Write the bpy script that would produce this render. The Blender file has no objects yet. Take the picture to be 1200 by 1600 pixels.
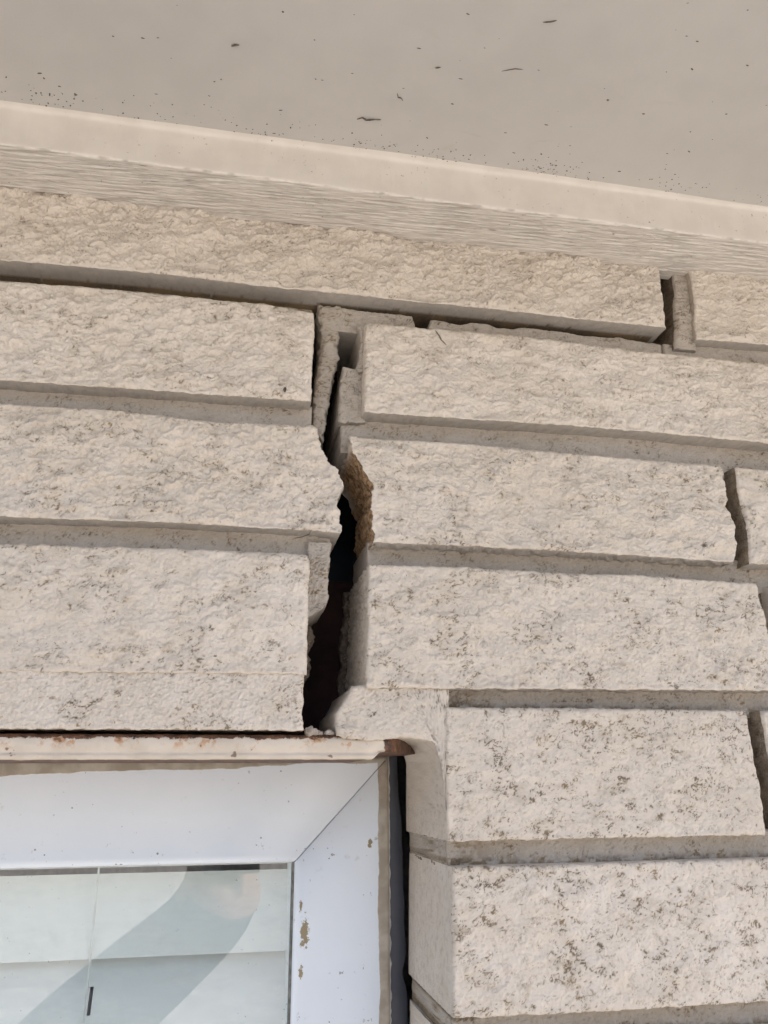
import bpy, math, random
import numpy as np
from mathutils import Matrix, Vector

# ------------------------------------------------------------------ camera, world, sun, exposure
sc = bpy.context.scene
CZ = 2.10                                   # camera height; wall coordinates below are mm relative to it
cam_data = bpy.data.cameras.new('camera')
cam = bpy.data.objects.new('camera', cam_data)
sc.collection.objects.link(cam)
rt = Vector((0.9818805, -0.18940277, -0.00610506))
up = Vector((-0.05475751, -0.31441531, 0.94770493))
fw = Vector((0.18141747, 0.93019869, 0.31908948))
m = Matrix((rt, up, -fw)).transposed().to_4x4()
m.translation = Vector((0, -0.4683, CZ))
cam.matrix_world = m
cam_data.sensor_fit = 'VERTICAL'
cam_data.sensor_height = 36.0
cam_data.sensor_width = 27.0
cam_data.lens = 1260.8 / 1600 * 36.0
cam_data.clip_start = 0.02
cam_data.clip_end = 2000
sc.camera = cam

SUN_EL, SUN_AZ = math.radians(52), math.radians(78)      # azimuth measured from +Y (into the wall) clockwise
world = bpy.data.worlds.new('World')
sc.world = world
world.use_nodes = True
wn = world.node_tree
bg = wn.nodes['Background']
sky = wn.nodes.new('ShaderNodeTexSky')
sky.sky_type = 'NISHITA'
sky.sun_disc = False
sky.sun_elevation = SUN_EL
sky.sun_rotation = SUN_AZ
sky.dust_density = 7.0
sky.air_density = 1.0
sky.ozone_density = 0.5
wn.links.new(sky.outputs[0], bg.inputs[0])
bg.inputs[1].default_value = 0.145
sun_data = bpy.data.lights.new('sun', 'SUN')
sun_data.energy = 3.2
sun_data.angle = math.radians(0.53)
sun_data.color = (1.0, 0.975, 0.945)
sun = bpy.data.objects.new('sun', sun_data)
sc.collection.objects.link(sun)
sd = Vector((math.sin(SUN_AZ) * math.cos(SUN_EL), math.cos(SUN_AZ) * math.cos(SUN_EL), math.sin(SUN_EL)))
sun.rotation_euler = sd.to_track_quat('Z', 'Y').to_euler()
sun.location = sd * 20
vs = sc.view_settings
vs.view_transform = 'Standard'
vs.look = 'None'
vs.exposure = 1.49
vs.gamma = 1.0
vs.use_curve_mapping = False
sc.cycles.use_denoising = True
sc.cycles.max_bounces = 10
sc.cycles.diffuse_bounces = 6
sc.cycles.transparent_max_bounces = 12

C = sc.collection
random.seed(7)
rng = np.random.default_rng(7)

# ------------------------------------------------------------------ numpy noise
PERM = rng.permutation(4096)
GA = rng.random(4096) * 2 * math.pi
GX, GY = np.cos(GA), np.sin(GA)

def perlin(x, y, seed=0):
    xi = np.floor(x).astype(np.int64); yi = np.floor(y).astype(np.int64)
    xf = x - xi; yf = y - yi
    def g(a, b, dx, dy):
        h = PERM[(PERM[(a + seed * 131) & 4095] + b + seed * 17) & 4095]
        return GX[h] * dx + GY[h] * dy
    u = xf * xf * xf * (xf * (xf * 6 - 15) + 10); v = yf * yf * yf * (yf * (yf * 6 - 15) + 10)
    n00 = g(xi, yi, xf, yf); n10 = g(xi + 1, yi, xf - 1, yf)
    n01 = g(xi, yi + 1, xf, yf - 1); n11 = g(xi + 1, yi + 1, xf - 1, yf - 1)
    return 1.4 * ((n00 * (1 - u) + n10 * u) * (1 - v) + (n01 * (1 - u) + n11 * u) * v)

def fbm(x, y, seed=0, o=4, gain=0.5):
    s = 0; a = 1.0
    for i in range(o):
        s = s + a * perlin(x * 2 ** i, y * 2 ** i, seed + i); a *= gain
    return s

def sstep(a, b, x):
    t = np.clip((x - a) / (b - a), 0, 1)
    return t * t * (3 - 2 * t)

# ------------------------------------------------------------------ object helpers
def link_mesh(name, me, mat, parent=None):
    o = bpy.data.objects.new(name, me)
    C.objects.link(o)
    if mat is not None:
        me.materials.append(mat)
    if parent is not None:
        o.parent = parent
        o.matrix_parent_inverse = Matrix.Translation(-parent.location)
    return o

def thing(name, label, cat, loc, group=None):
    o = bpy.data.objects.new(name, None)
    o.empty_display_size = 0.05
    C.objects.link(o)
    o.location = loc
    o['label'] = label; o['category'] = cat
    if group: o['group'] = group
    return o

def W(x, d, z):
    """wall coordinates in mm (right, into the wall, up from camera height) to metres"""
    return (x * .001, d * .001, CZ + z * .001)

def grid_mesh(name, P, attrs=None, smooth=True, flip=False):
    """P: (nv, nu, 3) in mm wall coords -> mesh"""
    nv, nu = P.shape[:2]
    co = np.empty((nv * nu, 3), np.float32)
    Pf = P.reshape(-1, 3) * .001
    co[:, 0] = Pf[:, 0]; co[:, 1] = Pf[:, 1]; co[:, 2] = Pf[:, 2] + CZ
    idx = np.arange(nv * nu).reshape(nv, nu)
    q = np.stack([idx[:-1, :-1], idx[:-1, 1:], idx[1:, 1:], idx[1:, :-1]], -1).reshape(-1, 4)
    if flip: q = q[:, ::-1]
    me = bpy.data.meshes.new(name)
    me.vertices.add(len(co)); me.vertices.foreach_set('co', co.ravel())
    me.loops.add(q.size); me.loops.foreach_set('vertex_index', q.ravel().astype(np.int32))
    me.polygons.add(len(q)); me.polygons.foreach_set('loop_start', np.arange(0, q.size, 4, dtype=np.int32))
    if smooth: me.polygons.foreach_set('use_smooth', np.ones(len(q), bool))
    me.update(calc_edges=True)
    for k, a in (attrs or {}).items():
        at = me.attributes.new(k, 'FLOAT', 'POINT')
        at.data.foreach_set('value', np.asarray(a, np.float32).ravel())
    return me

def poly_mesh(name, verts, faces, mm=True, smooth=False):
    me = bpy.data.meshes.new(name)
    me.from_pydata([W(*v) if mm else v for v in verts], [], faces)
    if smooth: me.polygons.foreach_set('use_smooth', [True] * len(me.polygons))
    me.update()
    return me

def box_data(x0, x1, y0, y1, z0, z1, b=0.0):
    """box in mm with small bevels; returns verts, faces"""
    import bmesh
    bm = bmesh.new()
    r = bmesh.ops.create_cube(bm, size=1.0)
    for v in bm.verts:
        v.co = Vector((x0 if v.co.x < 0 else x1, y0 if v.co.y < 0 else y1, z0 if v.co.z < 0 else z1))
    if b > 0:
        bmesh.ops.bevel(bm, geom=list(bm.edges), offset=b, segments=2, profile=0.5, affect='EDGES')
    vs_ = [tuple(v.co) for v in bm.verts]; fs = [[v.index for v in f.verts] for f in bm.faces]
    bm.verts.index_update()
    fs = [[v.index for v in f.verts] for f in bm.faces]
    bm.free()
    return vs_, fs

def box(name, x0, x1, y0, y1, z0, z1, mat, parent=None, b=0.6):
    v, f = box_data(x0, x1, y0, y1, z0, z1, b)
    return link_mesh(name, poly_mesh(name, v, f), mat, parent)

def resample(poly, t):
    p = np.array(poly, float)
    s = np.r_[0, np.cumsum(np.hypot(*np.diff(p, axis=0).T))]; s /= s[-1]
    return np.stack([np.interp(t, s, p[:, 0]), np.interp(t, s, p[:, 1])], -1)

def coons(b, t, l, r, nu, nv):
    u = np.linspace(0, 1, nu); v = np.linspace(0, 1, nv)
    B = resample(b, u); T = resample(t, u); L = resample(l, v); Rr = resample(r, v)
    U = u[None, :, None]; V = v[:, None, None]
    P = (1 - V) * B[None] + V * T[None] + (1 - U) * L[:, None] + U * Rr[:, None]
    P = P - ((1 - U) * (1 - V) * B[0] + U * (1 - V) * B[-1] + (1 - U) * V * T[0] + U * V * T[-1])
    return P

def patch(name, b, t, l=None, r=None, d0=0.0, depth=108.0, step=0.54, rnd=2.2, amp=1.0, fine=1.0, rag=0.7,
          dirt=1.0, stain=0.8, topst=0.5, lump=1.0, seed=0, raw=None, rawall=0.0, side_noise=0.4, concave=0.0,
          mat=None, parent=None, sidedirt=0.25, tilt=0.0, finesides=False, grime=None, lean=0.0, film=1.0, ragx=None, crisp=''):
    """A closed slab: front surface spanned by four edge lines, rough relief, worn arrises, sides going back into the wall."""
    l = l or [b[0], t[0]]; r = r or [b[-1], t[-1]]
    b = [l[0]] + list(b[1:-1]) + [r[0]]; t = [l[-1]] + list(t[1:-1]) + [r[-1]]
    lu = abs(b[-1][0] - b[0][0]); lv = abs(l[-1][1] - l[0][1])
    nu = max(6, int(lu / step)); nv = max(6, int(lv / step))
    XZ = coons(b, t, l, r, nu, nv)
    U = np.linspace(0, 1, nu)[None, :]; V = np.linspace(0, 1, nv)[:, None]
    # ragged outline
    x, z = XZ[..., 0].copy(), XZ[..., 1].copy()
    XZ0 = XZ.copy()
    ez = np.minimum(V, 1 - V) * lv; ex = np.minimum(U, 1 - U) * lu
    fo = np.exp(-(ez / 3.0) ** 2) ; fx = np.exp(-(ex / 3.0) ** 2)
    XZ[..., 1] += rag * fo * (0.9 * fbm(x / 7, z / 7, seed + 3, 3) + 0.35 * perlin(x / 1.7, z / 1.7, seed + 9))
    XZ[..., 0] += (rag if ragx is None else ragx) * fx * (0.9 * fbm(x / 7, z / 7, seed + 5, 3) + 0.35 * perlin(x / 1.7, z / 1.7, seed + 11))
    # relief (mm, + towards the viewer): rounded lumps parted by creases
    ca, sa = math.cos(tilt), math.sin(tilt)
    xr, zr = (x * ca + z * sa) / 1.25, -x * sa + z * ca
    wx = fbm(xr / 8, zr / 8, seed + 21, 4, .55) * 3; wz = fbm(xr / 8, zr / 8, seed + 31, 4, .55) * 3
    n0 = fbm(x / 46, z / 38, seed + 40, 3)
    n1 = fbm((xr + wx) / 15, (zr + wz) / 11, seed + 50, 5, .47)
    n2 = fbm((xr + wx) / 7.0, (zr + wz * .8) / 5.2, seed + 60, 4, .6)
    nm = fbm((xr + 1.6 * wx) / 24, (zr + 1.6 * wz) / 17, seed + 55, 4, .5)
    n3 = fbm(x / 1.9, z / 1.6, seed + 70, 2, .6)
    h = lump * 1.7 * n0 + amp * (1.2 * n1 + 2.3 * np.abs(nm) + .8 * np.abs(n2)) + fine * .26 * n3
    h = h - h.mean()
    cl = sstep(-.25, .6, fbm(x / 30, z / 19, seed + 80, 4, .6))
    cl2 = sstep(.0, .6, fbm(x / 40, z / 22, seed + 90, 4, .6))
    t1 = fbm((x + wx * 1.5) / 9, (z + wz * 1.5) / 6.0, seed + 93, 4, .6)
    t2 = perlin((x + wx * .8) / 5.2, (z + wz * .8) / 3.2, seed + 94)
    m2 = sstep(.12, .42, perlin(x / 5.5, z / 3.6, seed + 99))
    cr2 = sstep(.11, .0, np.abs(n2)) * sstep(-.15, .35, fbm(x / 7.0, z / 5, seed + 95, 2))
    cr1 = sstep(.13, .0, np.abs(t1)) * sstep(-.05, .40, fbm(x / 11, z / 7, seed + 97, 3, .6))
    cr3 = sstep(.15, .02, np.abs(t2)) * m2
    dots = sstep(.60, .74, perlin(x / 2.6, z / 2.0, seed + 101))
    D = 1.15 * dirt * (cl * (.62 * cr2 + .6 * cr1 + .95 * cr3 + .04) + .22 * cr2 + .18 * cr1 + .25 * cr3 + 1.0 * dots * (.35 + cl))
    halo = cl * (sstep(.5, .0, np.abs(t2)) * sstep(-.2, .5, perlin(x / 5.5, z / 3.6, seed + 99)) + .7 * sstep(.35, 0, np.abs(n2)) * sstep(-.2, .4, fbm(x / 7.0, z / 5, seed + 95, 2)))
    wash = sstep(-.1, .7, fbm(x / 11, z / 7.5, seed + 106, 4, .6)) * cl + .9 * halo
    h -= .35 * amp * cr2 + .45 * amp * cr1 + .2 * fine * cr3 * min(1, amp + .3)
    S = stain * (.38 * wash + .55 * cl2 * sstep(.1, .7, perlin(x / 9, z / 6, seed + 103) + .5 * perlin(x / 2.6, z / 2, seed + 104)))
    dt = (1 - V) * lv
    S = S + topst * np.exp(-dt / 5.0) * (.45 + .5 * fbm(x / 12, z / 12, seed + 105, 3))
    # worn arris
    de = np.minimum(ez, ex)
    rr = rnd * (1 + .45 * fbm(x / 9, z / 9, seed + 110, 2)) * np.where((V * lv < 4) & (ex > V * lv), .38, 1.0)
    if 'r' in crisp: rr = np.where((1 - U) * lu < 4, rr * .2, rr)
    if 'l' in crisp: rr = np.where(U * lu < 4, rr * .2, rr)
    q = np.clip(1 - de / np.maximum(rr, .3), 0, 1)
    Y = d0 - h * sstep(0, 5, de + 1.2) + rr * (1 - np.sqrt(np.clip(1 - q * q, 0, 1))) * .9
    if lean:
        Y = Y + lean * (1 - V)
    if concave:
        Y = Y + concave * (1 - (2 * V - 1) ** 2)
    R_ = np.zeros_like(D) + rawall
    # sides
    rings = [0.7, 1.6, 2.8, 4.5, 7, 10, 13, 16, 19, 23, 28, 36, 48, 65, 85, depth] if not finesides else [.7, 1.5, 2.5] + list(np.arange(4, depth, 1.5)) + [depth]
    rings = [k for k in rings if k <= depth]
    if rings[-1] < depth: rings.append(depth)
    K = len(rings)
    pad = lambda a: np.pad(a, [(K, K), (K, K)] + [(0, 0)] * (a.ndim - 2), mode='edge')
    iu = np.arange(-K, nu + K); iv = np.arange(-K, nv + K)
    ou = np.maximum(np.maximum(-iu, iu - nu + 1), 0); ov = np.maximum(np.maximum(-iv, iv - nv + 1), 0)
    O = np.maximum(ou[None, :], ov[:, None])
    RD = np.r_[0.0, rings][O]
    XZp, Yp, Dp, Sp, Rp = pad(XZ), pad(Y), pad(D), pad(S), pad(R_)
    k_ = sstep(.5, 7, RD)
    XZp = XZp * (1 - k_[..., None]) + pad(XZ0) * k_[..., None]
    base_y = pad(d0 + (lean * (1 - V) if lean else 0 * V) + 0 * Y)
    Yp = np.where(O > 0, np.maximum((Yp + .05 * O) * (1 - k_) + (base_y + RD) * k_, np.minimum(Yp + .05 * O, base_y + RD)), Yp)
    side = (O > 0)
    nrm = side_noise * side * sstep(0, 6, RD)
    sx = np.where(iu < 0, -1, np.where(iu >= nu, 1, 0))[None, :] * np.ones_like(O)
    sz = np.where(iv < 0, -1, np.where(iv >= nv, 1, 0))[:, None] * np.ones_like(O)
    nn = fbm((XZp[..., 0] + XZp[..., 1]) / 5, Yp / 5, seed + 120, 3)
    XZp[..., 0] += nrm * nn * sx; XZp[..., 1] += nrm * nn * sz
    sf = 3.4 if finesides else 1.8
    sp = sstep(.38, .62, perlin((XZp[..., 0] + XZp[..., 1]) / sf, Yp / sf, seed + 121))
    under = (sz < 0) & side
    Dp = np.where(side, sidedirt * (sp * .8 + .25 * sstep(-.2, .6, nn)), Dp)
    Sp = np.where(side, .25 * stain * sstep(0, .6, nn), Sp)
    if grime is not None:
        Dp = np.clip(grime(XZp[..., 0], Yp, XZp[..., 1], sx * side, sz * side, RD, nn, Dp), 0, 1)
    if raw is not None:
        Rp = np.clip(raw(XZp[..., 0], Yp, XZp[..., 1], sx * side, sz * side, RD, nn, Rp), 0, 1)
    P = np.stack([XZp[..., 0], Yp, XZp[..., 1]], -1)
    me = grid_mesh(name, P, dict(film=np.where(under, film * (.62 + .12 * nn), 0.0), dirt=np.clip(Dp, 0, 1), stain=np.clip(Sp, 0, 1), raw=Rp))  # downward sides get a grey tone: joint shade painted on
    return link_mesh(name, me, mat, parent)

# ------------------------------------------------------------------ materials
def new_mat(name):
    mt = bpy.data.materials.new(name); mt.use_nodes = True
    nt = mt.node_tree
    return mt, nt, nt.nodes['Principled BSDF']

class N:
    """small node-building helper"""
    def __init__(s, nt):
        s.nt = nt; s.co = nt.nodes.new('ShaderNodeTexCoord').outputs['Object']
    def add(s, t, **k):
        n = s.nt.nodes.new(t)
        for a, b in k.items(): setattr(n, a, b)
        return n
    def put(s, sock, v):
        if isinstance(v, bpy.types.NodeSocket): s.nt.links.new(v, sock)
        else: sock.default_value = v
    def noise(s, scale, detail=3, rough=.5, vec=None, dist=0.0, stretch=None, out=0):
        n = s.add('ShaderNodeTexNoise'); v = vec or s.co
        if stretch:
            mp = s.add('ShaderNodeMapping'); mp.inputs['Scale'].default_value = stretch
            s.nt.links.new(v, mp.inputs[0]); v = mp.outputs[0]
        s.nt.links.new(v, n.inputs['Vector'])
        n.inputs['Scale'].default_value = scale; n.inputs['Detail'].default_value = detail
        n.inputs['Roughness'].default_value = rough; n.inputs['Distortion'].default_value = dist
        return n.outputs[out]
    def ramp(s, f, a, b, lo=0.0, hi=1.0):
        n = s.add('ShaderNodeMapRange'); n.interpolation_type = 'SMOOTHSTEP'
        s.put(n.inputs[0], f); n.inputs[1].default_value = a; n.inputs[2].default_value = b
        n.inputs[3].default_value = lo; n.inputs[4].default_value = hi
        return n.outputs[0]
    def math(s, op, a, b=None, clamp=False):
        n = s.add('ShaderNodeMath', operation=op); n.use_clamp = clamp
        s.put(n.inputs[0], a)
        if b is not None: s.put(n.inputs[1], b)
        return n.outputs[0]
    def mix(s, f, a, b):
        n = s.add('ShaderNodeMix', data_type='RGBA')
        s.put(n.inputs[0], f); s.put(n.inputs[6], a); s.put(n.inputs[7], b)
        return n.outputs[2]
    def attr(s, name):
        n = s.add('ShaderNodeAttribute'); n.attribute_name = name
        return n.outputs['Fac']
    def sep(s):
        n = s.add('ShaderNodeSeparateXYZ'); s.nt.links.new(s.co, n.inputs[0])
        return n.outputs
    def bump(s, h, strength, dist=.001, nrm=None):
        n = s.add('ShaderNodeBump'); n.inputs['Strength'].default_value = strength; n.inputs['Distance'].default_value = dist
        s.nt.links.new(h, n.inputs['Height'])
        if nrm is not None: s.nt.links.new(nrm, n.inputs['Normal'])
        return n.outputs[0]

def rgb(r, g, b): return (r, g, b, 1.0)

PAINT = rgb(.645, .578, .50)

def wall_material(name, paint=PAINT, rough=.62, grit=.6):
    mt, nt, bs = new_mat(name); n = N(nt)
    big = n.noise(9, 3); mid = n.noise(60, 3)
    tone = n.math('ADD', n.math('MULTIPLY', big, .5), n.math('MULTIPLY', mid, .5))
    p2 = rgb(paint[0] * 1.04, paint[1] * 1.045, paint[2] * 1.06)
    p1 = rgb(paint[0] * .94, paint[1] * .925, paint[2] * .90)
    base = n.mix(n.ramp(tone, .35, .65), p1, p2)
    oi = n.add('ShaderNodeObjectInfo').outputs['Random']
    base = n.mix(oi, base, n.mix(.5, base, rgb(paint[0] * .90, paint[1] * .88, paint[2] * .85)))
    # dirt caught in the relief (shape carried by the mesh), broken up by fine grain
    grain = n.noise(900, 2)
    d = n.math('MULTIPLY', n.attr('dirt'), n.ramp(grain, .3, .6, .8, 1.05), clamp=True)
    dcol = n.mix(n.ramp(n.noise(35, 2), .4, .62), rgb(.13, .095, .062), rgb(.22, .16, .09))
    col = n.mix(n.math('MULTIPLY', n.attr('stain'), n.ramp(n.noise(300, 3), .3, .65, .35, 1.0)), base, rgb(.35, .29, .215))
    col = n.mix(n.attr('film'), col, rgb(.25, .24, .228))  # grey on the undersides: shade of the joints put into the colour
    col = n.mix(d, col, dcol)
    specks = n.ramp(n.noise(520, 2, .6), .70, .76)
    col = n.mix(n.math('MULTIPLY', specks, .7), col, rgb(.11, .09, .07))
    # bare broken brick and unpainted mortar
    rn = n.noise(260, 5, .65); rn2 = n.noise(900, 3)
    rc = n.mix(n.ramp(rn, .36, .62), rgb(.15, .085, .042), rgb(.47, .315, .18))
    rc = n.mix(n.ramp(rn2, .60, .72), rc, rgb(.58, .49, .38))
    raw = n.attr('raw')
    col = n.mix(raw, col, rc)
    nt.links.new(col, bs.inputs['Base Color'])
    bs.inputs['Roughness'].default_value = rough
    bs.inputs['Specular IOR Level'].default_value = .35
    hf = n.math('ADD', n.math('MULTIPLY', n.noise(1500, 2), .5), n.noise(620, 3))
    hf = n.math('ADD', hf, n.math('MULTIPLY', n.math('MULTIPLY', rn, raw), 3.0))
    nt.links.new(n.bump(hf, grit, .0009), bs.inputs['Normal'])
    return mt

M_brick = wall_material('cream_painted_brick')
M_mortar = wall_material('cream_painted_mortar', rgb(.465, .415, .358), .7, 1.0)

def raw_material(name, c0, c1, c2):
    mt, nt, bs = new_mat(name); n = N(nt)
    a = n.noise(240, 5, .65); b = n.noise(900, 3)
    col = n.mix(n.ramp(a, .35, .62), c0, c1)
    col = n.mix(n.ramp(b, .58, .72), col, c2)
    nt.links.new(col, bs.inputs['Base Color'])
    bs.inputs['Roughness'].default_value = .9
    nt.links.new(n.bump(a, .8, .0012), bs.inputs['Normal'])
    return mt
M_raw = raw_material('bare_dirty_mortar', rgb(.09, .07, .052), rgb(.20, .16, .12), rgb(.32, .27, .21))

def soffit_material():
    mt, nt, bs = new_mat('soffit_paint'); n = N(nt)
    a = n.noise(5, 3); b = n.noise(40, 4)
    base = n.mix(n.ramp(n.math('ADD', n.math('MULTIPLY', a, .6), n.math('MULTIPLY', b, .4)), .35, .65), rgb(.455, .434, .405), rgb(.49, .468, .438))
    scuff = n.math('MULTIPLY', n.ramp(n.noise(26, 5, .6, stretch=(1, 2.2, 1), dist=1.2), .62, .72), n.ramp(n.noise(7, 2), .5, .65))
    base = n.mix(n.math('MULTIPLY', scuff, .35), base, rgb(.40, .36, .31))
    nt.links.new(base, bs.inputs['Base Color'])
    bs.inputs['Roughness'].default_value = .5
    bs.inputs['Specular IOR Level'].default_value = .3
    nt.links.new(n.bump(n.math('ADD', n.noise(700, 2), n.math('MULTIPLY', n.noise(90, 3), 1.5)), .12, .0005), bs.inputs['Normal'])
    return mt
M_soffit = soffit_material()

def trim_material():
    mt, nt, bs = new_mat('trim_paint'); n = N(nt)
    b = n.noise(50, 4)
    base = n.mix(n.ramp(b, .35, .65), rgb(.60, .553, .495), rgb(.64, .595, .535))
    d = n.attr('dirt')
    base = n.mix(d, base, rgb(.16, .13, .10))
    sp = n.math('MULTIPLY', n.ramp(n.noise(420, 2, .6), .68, .74), n.ramp(n.noise(24, 2), .42, .62))
    base = n.mix(n.math('MULTIPLY', sp, .75), base, rgb(.12, .10, .08))
    nt.links.new(base, bs.inputs['Base Color'])
    bs.inputs['Roughness'].default_value = .45
    nt.links.new(n.bump(n.noise(900, 2), .15, .0005), bs.inputs['Normal'])
    return mt
M_trim = trim_material()

def simple(name, col, rough=.6, metal=0.0, bump=None, var=.12, vscale=40):
    mt, nt, bs = new_mat(name); n = N(nt)
    c = n.mix(n.ramp(n.noise(vscale, 4), .3, .7), rgb(*[v * (1 - var) for v in col[:3]]), rgb(*[min(1, v * (1 + var)) for v in col[:3]]))
    nt.links.new(c, bs.inputs['Base Color'])
    bs.inputs['Roughness'].default_value = rough; bs.inputs['Metallic'].default_value = metal
    if bump: nt.links.new(n.bump(n.noise(bump[0], 4), bump[1], bump[2]), bs.inputs['Normal'])
    return mt

# ------------------------------------------------------------------ setting: ground, cavity, room
def struct(o, name=None):
    o['kind'] = 'structure'; return o

M_ground = simple('concrete_paving', (.297, .286, .268), .85, bump=(30, .3, .01), var=.15, vscale=3)
gm = poly_mesh('ground', [(-300, -300, 0), (300, -300, 0), (300, 300, 0), (-300, 300, 0)], [(0, 1, 2, 3)], mm=False)
struct(link_mesh('ground', gm, M_ground))

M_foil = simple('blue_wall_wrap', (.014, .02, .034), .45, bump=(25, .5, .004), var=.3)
# building paper behind the brick skin, with the window opening left free
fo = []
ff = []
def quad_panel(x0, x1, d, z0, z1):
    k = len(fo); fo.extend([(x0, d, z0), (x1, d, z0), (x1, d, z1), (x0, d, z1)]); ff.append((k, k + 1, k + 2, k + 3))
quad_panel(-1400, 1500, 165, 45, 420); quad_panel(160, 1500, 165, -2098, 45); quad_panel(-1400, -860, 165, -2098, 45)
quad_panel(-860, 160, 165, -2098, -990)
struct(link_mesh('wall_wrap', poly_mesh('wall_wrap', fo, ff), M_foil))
M_room = simple('room_plaster', (.6, .59, .57), .8)
rv = [(-1400, 168, -2098), (1500, 168, -2098), (1500, 3500, -2098), (-1400, 3500, -2098), (-1400, 168, 420), (1500, 168, 420), (1500, 3500, 420), (-1400, 3500, 420)]
struct(link_mesh('room', poly_mesh('room', rv, [(0, 1, 2, 3), (4, 7, 6, 5), (0, 3, 7, 4), (1, 5, 6, 2), (3, 2, 6, 7)]), M_room))

# ------------------------------------------------------------------ brick wall
wall = thing('brick_wall', 'cream painted rough faced brick wall split by a wide stepped crack', 'wall', (0.15, 0.05, 0.0))

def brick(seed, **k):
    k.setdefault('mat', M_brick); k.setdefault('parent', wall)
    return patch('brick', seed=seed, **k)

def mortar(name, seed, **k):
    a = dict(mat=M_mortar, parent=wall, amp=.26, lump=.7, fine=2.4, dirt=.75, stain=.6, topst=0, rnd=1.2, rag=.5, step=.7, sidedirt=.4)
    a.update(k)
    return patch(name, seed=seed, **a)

def dirty_shaded_end(a):
    # weathered brick end inside an unfilled upright joint; on mortar, gap shade painted in
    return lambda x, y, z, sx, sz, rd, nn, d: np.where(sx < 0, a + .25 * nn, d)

def mildew(z0):
    def f(x, y, z, sx, sz, rd, nn, d):
        k = fbm(x / 9, z / 5, 77, 4, .6)
        return d + .95 * sstep(6.5, 1.0, z - z0 - 2.2 + 3 * k) * sstep(-.5, .3, k) + .8 * sstep(165, 128, x) * sstep(.0, .5, k + .2)
    return f

def slot_raw_shade(x, y, z, sx, sz, rd, nn, r):
    # paint stops part-way in under the top course: bare dark mortar behind; right of the crack, gap shade painted in
    return np.where((sz < 0) & (x < 300), sstep(16.5, 18, rd + np.where(x > 50, 3, 0) + nn * 2.2), r)

# top course, tucked up behind the timber strip
brick(11, b=[(-232, 314), (-169, 314.3), (-63, 316.5), (5.5, 315.3), (83, 315.7), (175, 316.2), (252, 315.6), (304, 316)],
      t=[(-232, 377), (304.6, 377)], r=[(304, 316), (303.4, 327), (304, 344), (304.4, 359), (304.6, 377)],
      amp=1.5, lump=2.2, dirt=.55, stain=.25, topst=.0, grime=slot_raw_shade, rag=.6, tilt=.2)
brick(12, b=[(326.7, 308.8), (385, 310.2), (440, 310.9), (590, 311)], t=[(329, 377), (592, 377)],
      l=[(326.7, 308.8), (327.9, 324.6), (329.7, 341), (330, 355), (329, 377)], amp=1.0, lump=1.4, dirt=.6, stain=.2, topst=0, grime=dirty_shaded_end(.4))
# second course
brick(21, b=[(-218, 230.6), (-142, 230.9), (-50, 232.1), (44.5, 232.9)], t=[(-218, 299.6), (-152, 299.6), (-101, 301.2), (6, 302.1), (44.7, 299)],
      r=[(44.5, 232.9), (44.4, 254.6), (45.2, 278), (45.3, 290), (44.7, 299)], amp=1.3, lump=1.6, dirt=.62, stain=.6, topst=.7, depth=85, tilt=.15)
brick(22, b=[(78.7, 228.6), (135, 229.2), (225, 230.5), (272, 230.5), (371, 228.9), (423, 228.8)], t=[(79.4, 293.8), (83, 295.5), (110, 295.6), (137, 296.1), (195, 296.8), (276, 294.5), (382, 294.2), (424, 294.2)],
      l=[(78.7, 228.6), (78.6, 248.5), (79, 272), (79.4, 293.8)], amp=1.05, lump=1.4, dirt=.6, stain=.6, topst=.8, tilt=-.1)
# third course: the brick beside the crack has broken through
brick(31, b=[(-200, 145), (-131, 145.1), (-43, 146.9), (50, 146.3), (64.1, 145.4)], t=[(-200, 215.4), (-140, 215.8), (-80, 216.8), (-16, 214), (44.9, 216.3)],
      r=[(64.1, 145.4), (65.3, 150), (63.2, 154), (61.9, 166.5), (63.8, 172.9), (66.6, 176.5), (62.9, 184.4), (60.8, 189), (57.1, 190.5), (52.5, 198.8), (50.4, 203.1), (48.6, 214), (44.9, 216.3)],
      amp=1.2, lump=1.5, dirt=.75, topst=.6, rag=.55, ragx=1.8, crisp='r', tilt=.25)
def broken_end(x, y, z, sx, sz, rd, nn, r):
    return np.where(sx < 0, sstep(-.2, 1.2, rd - .5 + nn * .7) * sstep(206, 198, z + nn * 3) * np.where(z > 182, sstep(70, 45, rd + nn * 9), 1.0), r)
brick(32, b=[(85.2, 140.8), (140, 141.4), (217, 140.9), (262, 140.5), (330.2, 139.2)], t=[(69.6, 210.7), (89.5, 210.5), (143, 211.9), (223, 210.1), (332, 208.9)],
      l=[(85.2, 140.8), (85.6, 145.7), (84, 151.9), (83.2, 164.4), (84.9, 175.1), (80, 185.6), (76.7, 191.9), (70.9, 201.5), (69.6, 210.7)],
      r=[(330.2, 139.2), (334.5, 153.7), (335.5, 166), (331.1, 178.2), (332.7, 194.2), (332, 208.9)],
      amp=1.0, lump=1.3, dirt=.72, topst=.6, rag=.5, ragx=1.7, crisp='l', raw=broken_end, depth=66, side_noise=1.9, finesides=True, tilt=-.05)
brick(33, b=[(342, 138.8), (355, 138.5), (404, 138.4), (604, 138.4)], t=[(342.4, 209.2), (367, 208.5), (418, 208.1), (604, 208)],
      l=[(342, 138.8), (344.7, 160), (342.1, 183), (342.4, 209.2)], amp=.9, dirt=.7, step=.9, grime=dirty_shaded_end(.85))
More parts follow.
